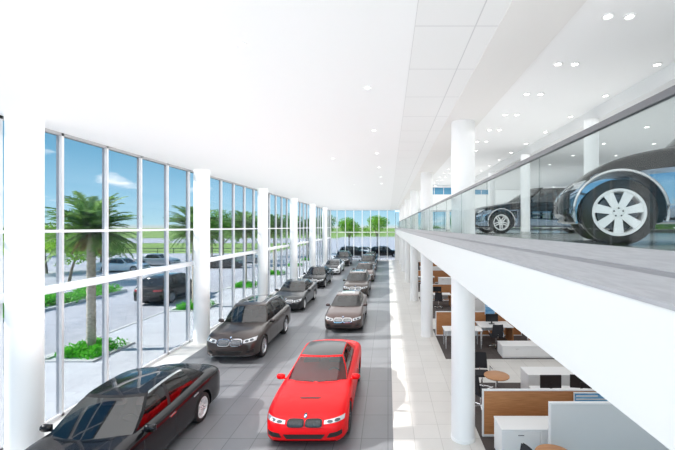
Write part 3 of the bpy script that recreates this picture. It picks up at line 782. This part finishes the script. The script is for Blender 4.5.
# facing the camera: the builder's nose already points to -Y
CAR_X_L, CAR_X_R = -5.6, -1.85
red = make_car('coupe', P_RED, 'red', roofm=M_CARBON, mpack=True, rimm=M_ROTOR)
def mid(kind): S = SPEC[kind]; return -S['L']/2 + S['fo'] + S['wb']/2
def putcar(o, kind, x, ymid, label, rz=0, z=0):
    o.location = (x, ymid - mid(kind), z) if rz == 0 else (x, ymid, z); o.rotation_euler = (0, 0, rz)
    tag(o, label, 'car')
putcar(red, 'coupe', -1.80, 10.15, 'bright red two-door sports car with black roof at the front of the right row')
limo = make_car('saloon', P_BLACK, 'black', chrome=True, sunroof=True, seatm=mat('seat_red', (0.26, 0.10, 0.08), .6), rimm=M_RIMW)
putcar(limo, 'saloon', -5.50, 7.65, 'black saloon with chrome window trim and tan-red seats at bottom left'); limo.scale = (1.01, 1.03, 1.0)
suv = make_car('suv', P_BROWN, 'brown', chrome=False, sunroof=True, rimm=M_RIM)
putcar(suv, 'suv', -5.55, 15.25, 'dark brown off-roader with roof rails directly behind the black saloon')
sal = make_car('saloon', P_MOCHA, 'mocha', roofm=None, sunroof=True, rimm=M_RIM)
putcar(sal, 'saloon', -2.05, 18.9, 'mocha brown saloon with pale roof directly behind the red sports car'); sal.scale = (.95, .95, .96)
def clone(src, kind, paint_old, paint_new, x, ymid, label, rz=0, z=0, sc=None):
    c = copy_tree(src)
    if paint_new is not paint_old: recolor(c, paint_old, paint_new)
    putcar(c, kind, x, ymid, label, rz, z)
    c.scale = sc or (1, 1, 1); return c
clone(limo, 'saloon', P_BLACK, P_GREY, -5.75, 23.0, 'graphite saloon behind the dark brown off-roader, third in the left row')
clone(limo, 'saloon', P_BLACK, P_BLACK, -5.9, 31.0, 'black saloon just in front of the white sports car, fourth in the left row')
wc = clone(red, 'coupe', P_RED, P_WHITE, -5.75, 39.2, 'low white sports car with black bonnet and roof in the left row')
for ch in wc.children:
    if ch.name.startswith('hood'):
        ch.data = ch.data.copy(); ch.data.materials[0] = P_BLACK
clone(suv, 'suv', P_BROWN, P_GREY, -5.7, 47.0, 'graphite off-roader at the far end of the left row behind the white car')
clone(suv, 'suv', P_BROWN, P_BROWN, -2.2, 27.0, 'dark brown off-roader standing behind the mocha saloon in the right row', sc=(.92, .95, .90))
clone(sal, 'saloon', P_MOCHA, P_MOCHA, -2.15, 34.3, 'mocha saloon, fourth car of the right row, half hidden by the one ahead')
clone(suv, 'suv', P_BROWN, P_GREY, -2.2, 41.8, 'graphite off-roader, fifth car of the right row', sc=(.97, .97, .95))
clone(limo, 'saloon', P_BLACK, P_BLACK, -2.3, 48.9, 'black saloon, last of the right row before the far windows')
# upstairs, side on to the balcony: nose towards -X
up = make_car('compact_suv', P_UP, 'black')
putcar(up, 'compact_suv', 0, 0, 'large glossy black off-roader side-on upstairs with white seven-spoke wheels', rz=R(-90))
rim7 = rim_mesh(.255, 7, 'single', M_RIMW); ty7 = tyre_mesh(.36, .255, .25)
S_ = SPEC['compact_suv']
for ch in up.children:
    if ch.name.startswith('wheel'):
        ch.data = ty7; ch.location.z = .36
        for r_ in ch.children: r_.data = rim7
up.rotation_euler = (0, 0, R(-112))
_o = Matrix.Rotation(R(-112), 3, 'Z') @ Vector((S_['W']/2 - .02, -S_['L']/2 + S_['fo'], 0))
up.location = (2.5 - _o.x, 4.0 - _o.y, UF)
up2 = clone(limo, 'saloon', P_BLACK, P_UP, 0, 0, 'smaller glossy black saloon upstairs behind the rail, far past the big one', rz=R(-90))
up2.location = (3.45 + SPEC['saloon']['L']/2 - SPEC['saloon']['fo'], 11.22 + .94, UF)

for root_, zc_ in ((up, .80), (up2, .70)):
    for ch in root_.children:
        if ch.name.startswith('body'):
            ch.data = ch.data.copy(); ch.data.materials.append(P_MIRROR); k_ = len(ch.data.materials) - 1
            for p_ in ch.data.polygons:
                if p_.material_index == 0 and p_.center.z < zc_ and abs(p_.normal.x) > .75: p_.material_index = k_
    kd = 'compact_suv' if root_ is up else 'saloon'; S_ = SPEC[kd]
    for yy in (-S_['L']/2 + S_['fo'], -S_['L']/2 + S_['fo'] + S_['wb']):
        for s_ in (-1, 1):
            MB().path([(s_ * (S_['W']/2 - .005), yy + (S_['R'] + .07) * math.cos(a), S_['R'] + .005 + (S_['R'] + .07) * math.sin(a)) for a in [math.pi * q / 24 for q in range(-2, 27)]], .016, 6).build('wheel_arch_trim', M_RIM, root_, smooth=60)  # silver tube added to imitate the bright highlight on the arch edge

# ------------------------------------------------------------------ outdoors
struct('ground', MB().box(-900, 900, -60, 1500, -.5, -.10), M_GRASS)
struct('ground_parking', MB().box(-140, 60, -60, 68, -.2, -.04), M_ASPH)
struct('ground_far_parking', MB().box(-22, 60, 68, 185, -.2, -.05), M_ASPH)
struct('ground_road', MB().box(-600, 300, 112, 160, -.2, -.06), M_ASPH)
struct('ground_patio', MB().box(-12.6, XW - .1, -30, 66, -.2, -.005), M_PATIO)
struct('ground_curb', MB().box(-12.75, -12.6, -30, 66, -.2, .02).box(-19.75, -19.6, -10, 27.8, -.2, .12).box(-21.9, -19.7, 27.7, 27.85, -.2, .12).box(-22.0, -21.85, -10, 27.8, -.2, .12), M_CURB)
struct('ground_bounce_slab', MB().box(-12.6, 30, -60, YB, -.2, -.004), mat('bounce_pale', (0.72, 0.72, 0.70), .8))  # unseen pale slab added behind the camera to bounce sunlight onto the ceiling

def leafball(m, c, r, n, s, rnd, flat=1.0):
    for _ in range(n):
        while True:
            d = Vector((rnd.uniform(-1, 1), rnd.uniform(-1, 1), rnd.uniform(-1, 1)))
            if .3 < d.length < 1: break
        p = Vector(c) + Vector((d.x * r[0], d.y * r[1], d.z * r[2]))
        u = Vector((rnd.uniform(-1, 1), rnd.uniform(-1, 1), rnd.uniform(-1, 1) * flat)).normalized()
        v = u.cross(Vector((rnd.uniform(-1, 1), rnd.uniform(-1, 1), rnd.uniform(-1, 1)))).normalized()
        q = s * rnd.uniform(.6, 1.3)
        m.add([p - u*q, p + v*q*.5, p + u*q, p - v*q*.5], [(0, 1, 2, 3)])
def palm_proto(seed, H=4.7, rf=1.8):
    rnd = random.Random(seed); root = empty('palm_tree')
    prof = []
    k = 30
    for i in range(k + 1):
        z = H * i / k; r = .15 - .02 * i / k + (.015 if i % 2 else 0) + (.10 * max(0, i/k - .88) / .12)
        prof.append((r, z))
    MB().lathe(prof + [(0, H)], 16).build('trunk', M_PTRUNK, root, smooth=30)
    cr = MB(); dr = MB()
    def frond(m, az, el, L, droop, wl):
        n = 16; pts = []; p = Vector((0, 0, H - .05)); e_ = el
        h = Vector((math.cos(az), math.sin(az), 0)); step = L / n
        for i in range(n + 1):
            pts.append(p.copy()); p = p + (h * math.cos(e_) + Vector((0, 0, math.sin(e_)))) * step; e_ -= droop / n * (.5 + 1.2 * i / n)
        m.path(pts, [.022 * (1 - .8 * i / n) for i in range(n + 1)], 4)
        side = Vector((-math.sin(az), math.cos(az), 0))
        for i in range(2, n * 2):
            t = i / (n * 2); a = pts[int(t * n)].lerp(pts[min(n, int(t * n) + 1)], t * n - int(t * n))
            d = (pts[min(n, int(t*n) + 1)] - pts[int(t*n)]).normalized()
            ll = wl * math.sin(math.pi * min(1, .12 + t * .85)) ** .6
            for s_ in (-1, 1):
                tip = a + (d * .65 + side * s_ * .75 + Vector((0, 0, rnd.uniform(-.25, .25)))) * ll
                wv = d * .032 + Vector((0, 0, .012))
                m.add([a - wv, a + wv, tip], [(0, 1, 2)])
    for i in range(125):
        el = R(90 - 118 * rnd.random() ** .8); frond(cr, rnd.uniform(0, 2*math.pi), el, rf * rnd.uniform(.85, 1.1), R(62 if el > R(40) else 42), .38)
    for i in range(16):
        frond(dr, rnd.uniform(0, 2*math.pi), R(rnd.uniform(-60, -30)), rf * rnd.uniform(.45, .65), R(35), .25)
    cr.build('crown', M_PALM, root); dr.build('dry_fronds', M_DRY, root)
    return root
palms = [(-11.55, 14.4, 0, 'tall date palm outside the glass beside the nearest column, with bright green bed below'),
         (-11.6, 22.2, 1.1, 'date palm outside the glass partly hidden by the second column'),
         (-11.6, 30.0, 2.3, 'date palm outside seen between the second and third columns'),
         (-11.6, 37.8, 3.1, 'date palm outside seen just before the third column'),
         (-11.6, 45.6, 4.4, 'date palm outside seen between the third and fourth columns'),
         (-11.6, 53.4, 5.0, 'most distant date palm of the row outside the glass')]
pp = palm_proto(3)
beds = None
for i, (x, y, rz, lb) in enumerate(palms):
    o = place(pp, i > 0, (x, y, -.01), rz, lb, 'palm tree', 'date palms along the patio')
    b = empty('planting_bed', (x + .1, y - .2, 0), label=('bright green shrub bed with white kerb around the foot of ' + ['the nearest palm', 'the second nearest palm', 'the third palm along', 'the fourth palm along', 'the fifth palm along', 'the farthest palm'][i]), cat='planting bed', group='palm beds on the patio')
    MB().box(-1.0, 1.0, -1.1, -.98, -.05, .06).box(-1.0, 1.0, .98, 1.1, -.05, .06).box(-1.0, -.88, -.98, .98, -.05, .06).box(.88, 1.0, -.98, .98, -.05, .06).build('kerb', M_CURB, b)
    if beds is None:
        m = MB(); rnd = random.Random(5)
        for _ in range(26):
            leafball(m, (rnd.uniform(-.7, .7), rnd.uniform(-.8, .8), .12), (.3, .3, .26), 110, .055, rnd)
        beds = m.mesh('ground_cover', M_SHRUB)
    g = bpy.data.objects.new('ground_cover', beds); COL.objects.link(g); g.parent = b
# hedge bed beyond the road
m = MB(); rnd = random.Random(9)
for i in range(120):
    leafball(m, (rnd.uniform(-21.6, -20.0), rnd.uniform(4, 27.4), .25), (.6, .6, .38), 130, .10, rnd)
tag(m.build('hedge', M_SHRUB), 'long low bright green hedge beyond the road behind the nearest palm', 'hedge')
def tree(x, y, h, r, seed, label, m_=None, lean=0, trunkr=.12, n=7, group=None):
    rnd = random.Random(seed); root = empty('tree', (x, y, -.06), label=label, cat='tree', group=group)
    pts = [(0, 0, 0), (lean * .3, 0, h * .25), (lean * .8, 0, h * .5), (lean, 0, h * .7)]
    t = MB(); t.path(pts, [trunkr, trunkr * .8, trunkr * .6, trunkr * .35], 8)
    f = MB()
    for i in range(n):
        a = 2 * math.pi * i / n + rnd.uniform(-.3, .3); q = rnd.uniform(.35, .75) * r
        c = (lean + q * math.cos(a), q * math.sin(a), h * rnd.uniform(.55, .85))
        t.path([(lean * .7, 0, h * .42), (lerp(lean, c[0], .5), c[1] * .5, h * .55), c], [trunkr * .4, trunkr * .3, trunkr * .12], 6)
        leafball(f, c, (r * .5, r * .5, r * .42), 420, .13, rnd)
    leafball(f, (lean, 0, h * .85), (r * .5, r * .5, r * .4), 500, .13, rnd)
    t.build('trunk', M_BARK, root, smooth=60); f.build('crown', m_ or M_LEAF, root)
    return root
TREES = [
 (-27.6, 32.0, 4.7, 2.6, 'leaning leafy tree beyond the hedge at the left of the nearest palm', M_LEAFL, 0.8),
 (-35.5, 38.5, 5.0, 3.0, 'bushy green tree beyond the leaning one, left of the nearest palm', M_LEAFL, -.4),
 (-31.5, 40.5, 4.2, 2.4, 'leafy tree right behind the trunk of the nearest palm', M_LEAF, .2),
 (-20.6, 46.2, 6.4, 2.2, 'dark tree beyond the road seen right of the second column', M_LEAF, 0),
 (-24.5, 51.5, 7.2, 3.2, 'tall tree beyond the road seen between second and third columns', M_LEAF, 0),
 (-22.0, 60.0, 7.2, 3.0, 'tree beyond the road seen just left of the third column', M_LEAFL, 0),
 (-17.0, 65.5, 7.4, 2.8, 'tree beyond the patio end seen right of the third column', M_LEAF, 0),
 (-11.9, 67.0, 7.2, 2.4, 'tree beyond the patio end seen right of the fourth column', M_LEAF, 0),
 (-7.2, 68.5, 6.8, 2.3, 'round tree outside the left part of the far window wall', M_LEAFL, 0),
 (-2.0, 68.5, 7.2, 2.4, 'round tree outside the middle of the far window wall', M_LEAFL, 0),
 (20.0, 27.0, 6.2, 2.2, 'tree seen through the upper right windows beside the big glossy off-roader', M_LEAF, 0),
 (21.0, 39.0, 6.6, 2.4, 'tree seen through the upper right windows left of the big glossy off-roader', M_LEAF, 0),
 (19.0, 52.0, 7.0, 2.6, 'tree seen through the upper windows above the smaller glossy saloon', M_LEAFL, 0),
 (13.0, 64.0, 7.2, 2.6, 'tree outside the far end of the upper floor windows', M_LEAF, 0),
 (-60.0, 60.0, 5.2, 3.0, 'distant tree across the car park left of the nearest column', M_LEAF, 0),
]
for i, (x, y, h, r, lb, mm, ln) in enumerate(TREES): tree(x, y, h, r, 20 + i, lb, mm, ln)
for i in range(9):
    x = [-150, -120, -95, -80, 30, 55, 75, -45, -10][i]
    tree(x, [260, 230, 250, 210, 230, 250, 220, 270, 290][i], 5, 4.2, 60 + i, 'small distant tree on the green horizon', M_LEAF, 0, .2, 5, 'distant trees on the horizon')
# outdoor cars
clone(suv, 'suv', P_BROWN, P_BLACK, -14.6, 25.0, 'black off-roader driving on the road outside, seen from behind', rz=R(176), z=-.04)
clone(sal, 'saloon', P_MOCHA, P_WHITE, -28.8, 40.2, 'white saloon parked across the road right of the nearest palm', rz=R(94), z=-.04)
clone(sal, 'saloon', P_MOCHA, P_SILVER, -29.0, 46.6, 'silver saloon parked in the second line of the outdoor car park', rz=R(94), z=-.04)
clone(sal, 'saloon', P_MOCHA, P_GREY, -19.6, 44.0, 'dark saloon parked outside right of the second column', rz=R(90), z=-.04)
clone(sal, 'saloon', P_MOCHA, P_SILVER, -19.0, 50.0, 'silver saloon parked outside beyond the dark one, right of the second column', rz=R(90), z=-.04)
clone(suv, 'suv', P_BROWN, P_GREY, -5.6, 59.5, 'dark off-roader parked outside the far window wall', rz=R(90), z=-.04)
clone(sal, 'saloon', P_MOCHA, P_WHITE, -3.9, 64.0, 'white saloon parked outside the far window wall between darker cars', rz=R(80), z=-.04)
clone(suv, 'suv', P_BROWN, P_BLACK, -.6, 59.8, 'black off-roader parked outside the far window wall, right of the white saloon', rz=R(100), z=-.04)
# low fence across the lawn
fn = empty('fence', (-70, 69, -.1), label='long low dark fence along the far edge of the car park', cat='fence')
MB().box(0, 48, 0, .05, .85, .95).box(0, 48, 0, .05, .35, .42).build('rail', M_DARKFR, fn)
for k in range(17): MB().box(k * 3 - .04, k * 3 + .04, -.02, .07, 0, 1.0).build('post', M_DARKFR, fn)

# ------------------------------------------------------------------ offices under the balcony
def partition(x0, x1, y, h, face, label, t=.06):
    p = empty('partition', (x0, y, .006), label=label, cat='office partition')
    L = x1 - x0
    MB().box(0, L, 0, t, h - .035, h).box(0, L, 0, t, 0, .05).box(0, .035, 0, t, .05, h - .035).box(L - .035, L, 0, t, .05, h - .035).build('frame', M_FRAMEW, p, bevel=.004)
    MB().box(.035, L - .035, .012, t - .012, .05, h - .035).build('panel', face, p)
    return p
def credenza(x0, x1, y0, y1, h, label, doors=3):
    c = empty('credenza', (x0, y0, .006), label=label, cat='cabinet')
    L, D = x1 - x0, y1 - y0
    MB().box(0, L, .012, D, .06, h - .03).box(.03, L - .03, .04, D - .03, 0, .06).build('carcass', M_DESKW, c, bevel=.004)
    MB().box(-.01, L + .01, -.005, D + .005, h - .03, h).build('top', M_DESKW, c, bevel=.004)
    for k in range(doors):
        d = MB().box(L * k / doors + .006, L * (k+1) / doors - .006, -.004, .010, .075, h - .045).build('door', M_DESKW, c, bevel=.002)
        MB().box(L * (k+.5) / doors - .06, L * (k+.5) / doors + .06, -.016, -.004, h - .12, h - .108).build('handle', M_CHROME, d)
    return c
def desk(x, y, w, d, label, top=M_DESKW, rz=0, endm=None):
    o = empty('desk', (x, y, .006), rz, label=label, cat='desk')
    MB().box(0, w, 0, d, .70, .735).build('tabletop', top, o, bevel=.005)
    if endm:
        MB().box(w - .04, w, .02, d - .02, 0, .70).build('end_panel', endm, o, bevel=.003); lx = (.04,)
    else: lx = (.04, w - .08)
    for a in lx:
        for b in (.04, d - .08): MB().box(a, a + .04, b, b + .04, 0, .70).build('leg', M_RIM, o)
    MB().box(.08, w - .08, d - .05, d - .03, .35, .70).build('modesty_panel', M_DESKW, o)
    return o
def chair_proto():
    o = empty('office_chair')
    def cush(x0, x1, y0, y1, z0, z1, name):
        b = MB().box(x0, x1, y0, y1, z0, z1).build(name, M_FABRIC, o, bevel=.03); b.modifiers['bevel'].segments = 3; return b
    cush(-.23, .23, -.23, .23, .43, .50, 'seat')
    rows = [[(lerp(-.22, .22, i/6) * (1 - .12 * (j/6)**2), .22 + .05 * (j/6) - .05 * (1 - (2*i/6 - 1)**2) * -1, .52 + .46 * j/6) for i in range(7)] for j in range(7)]
    b = MB(); b.grid(rows); b.grid([[(x, y + .035, z) for x, y, z in r] for r in rows], flip=True)
    bo = b.build('backrest', M_FABRIC, o, smooth=60)
    MB().path([(0, .1, .42), (0, .26, .44), (0, .30, .60)], .018, 6).build('back_stem', M_CHROME, o)
    for s_ in (-1, 1):
        MB().path([(s_*.2, .12, .44), (s_*.27, .12, .46), (s_*.27, .12, .64), (s_*.27, -.15, .65)], .014, 6).build('armrest', M_CHROME, o, smooth=60)
    MB().tube((0, 0, .08), (0, 0, .44), .025).build('gas_stem', M_CHROME, o)
    for k in range(5):
        a = 2 * math.pi * k / 5; l = MB().path([(0, 0, .11), (.16 * math.cos(a), .16 * math.sin(a), .09), (.27 * math.cos(a), .27 * math.sin(a), .06)], [.02, .017, .012], 6).build('leg', M_CHROME, o, smooth=60)
        MB().tube((.27 * math.cos(a), .27 * math.sin(a) - .012, .027), (.27 * math.cos(a), .27 * math.sin(a) + .012, .027), .027, n=12).build('caster', M_BLACK, l)
    return o
chp = chair_proto(); chused = [False]
def chair(x, y, rz, label):
    place(chp, chused[0], (x, y, .006), rz, label, 'chair', 'black office chairs'); chused[0] = True
def round_table(x, y, r, label):
    o = empty('round_table', (x, y, .006), label=label, cat='table')
    MB().lathe([(0, .70), (r - .01, .70), (r, .71), (r, .725), (r - .01, .73), (0, .73)], 40).build('tabletop', M_WOODT, o, smooth=40)
    MB().tube((0, 0, .03), (0, 0, .70), .035, n=16).build('pedestal', M_CHROME, o, smooth=60)
    MB().lathe([(0, 0), (.22, 0), (.22, .015), (.04, .035), (0, .035)], 28).build('base', M_CHROME, o, smooth=40)
def monitor(x, y, z, rz, label, w=.52):
    o = empty('computer_monitor', (x, y, z), rz, label=label, cat='monitor')
    MB().box(-w/2, w/2, -.015, .015, .10, .42).build('housing', M_BLACK, o, bevel=.006)
    MB().box(-w/2 + .012, w/2 - .012, -.018, -.0155, .112, .408).build('screen', M_SCREEN, o)
    MB().box(-.03, .03, .016, .03, .01, .25).build('stand', M_BLACK, o); MB().box(-.11, .11, -.06, .09, 0, .01).build('foot', M_BLACK, o)
M_BLUE = noise_mat('blue_image', (0.05, 0.25, 0.55), (0.30, 0.60, 0.85), 2.2, 0.3, stretch=(.7, 1, 4))
def display(x, y, z, w, h, label):
    o = empty('display_board', (x, y, z), label=label, cat='display')
    MB().box(0, w, 0, .03, 0, h).build('frame', M_FRAMEW, o, bevel=.004)
    MB().box(.02, w - .02, -.004, 0, .02, h - .02).build('picture', M_BLUE, o)
    b = MB().box(.05, w * .6, -.007, -.004, h - .09, h - .06).box(.05, w * .8, -.007, -.004, h - .16, h - .135).build('lettering', M_FRAMEW, o)
# bay A, nearest
partition(2.16, 5.6, 8.46, 1.075, M_WOOD, 'low wood-faced partition with white frame, nearest one under the balcony')
pn = partition(3.12, 6.4, 7.15, 1.40, M_PANEL, 'taller pale grey panel with white frame in the bottom right corner')
credenza(2.28, 4.6, 7.42, 7.95, .735, 'long white cabinet in front of the nearest wood partition')
round_table(2.98, 6.6, .34, 'round wooden table in the nearest office bay, cut by the picture bottom')
chair(2.12, 6.3, R(-80), 'black office chair in the nearest bay at the picture bottom')
display(4.22, 8.40, .82, .9, .22, 'blue picture board fixed to the upper edge of the nearest wood partition')
# bay B
round_table(2.98, 10.15, .34, 'round wooden table with chrome pedestal behind the nearest wood partition')
chair(2.78, 10.95, R(0), 'black office chair behind the round table past the nearest partition')
chair(2.45, 9.75, R(120), 'black office chair left of the round table by the nearest partition')
credenza(3.85, 6.3, 10.15, 10.75, .735, 'long white cabinet right of the round table behind the nearest partition')
desk(3.6, 8.75, 2.2, .72, 'white desk hidden behind the nearest wood partition')
monitor(4.0, 9.1, .741, R(180), 'black monitor rising just above the nearest wood partition')
monitor(4.75, 9.1, .741, R(172), 'second black monitor above the nearest partition, next to the blue board')
# bay C
credenza(4.17, 7.4, 13.48, 14.1, .46, 'low white bench cabinet at the carpet edge of the middle office')
desk(2.22, 14.5, 1.5, .7, 'white desk behind the nearest balcony column with chairs around', M_DESKW)
desk(3.75, 15.0, 1.35, .95, 'white desk with wooden end panel under the blue board', M_DESKW, endm=M_WOOD)
chair(2.7, 14.15, R(190), 'black office chair in front of the white desk by the nearest column')
chair(4.3, 14.75, R(180), 'black office chair tucked under the desk with wooden end panel')
monitor(4.35, 15.5, .741, 0, 'black monitor on the desk with wooden end panel')
partition(2.1, 5.9, 16.3, 1.075, M_WOOD, 'second low wood partition with white frame, seen around the nearest balcony column')
display(4.25, 16.24, .95, .45, .5, 'upright blue picture board on the second wood partition')
partition(5.85, 7.2, 15.5, 1.075, M_WOOD, 'short wood partition to the right of the desk with wooden end panel')
# further bays
for k, (y, nm) in enumerate(((24.1, 'third'), (31.9, 'fourth'), (39.7, 'fifth'))):
    partition(2.1, 5.9, y, 1.075, M_WOOD, nm + ' low wood partition under the balcony counted from the camera')
    desk(2.3, y - 1.9, 1.5, .7, 'white desk in front of the ' + nm + ' wood partition', M_DESKW, endm=M_WOOD)
    chair(3.0, y - 2.2, R(170), 'black office chair at the desk before the ' + nm + ' wood partition')
    credenza(3.9, 5.8, y - 3.6, y - 3.1, .9, 'wood bay white cabinet ahead of the ' + nm + ' partition')
    monitor(3.0, y - 1.5, .741, 0, 'black monitor on the desk before the ' + nm + ' wood partition')
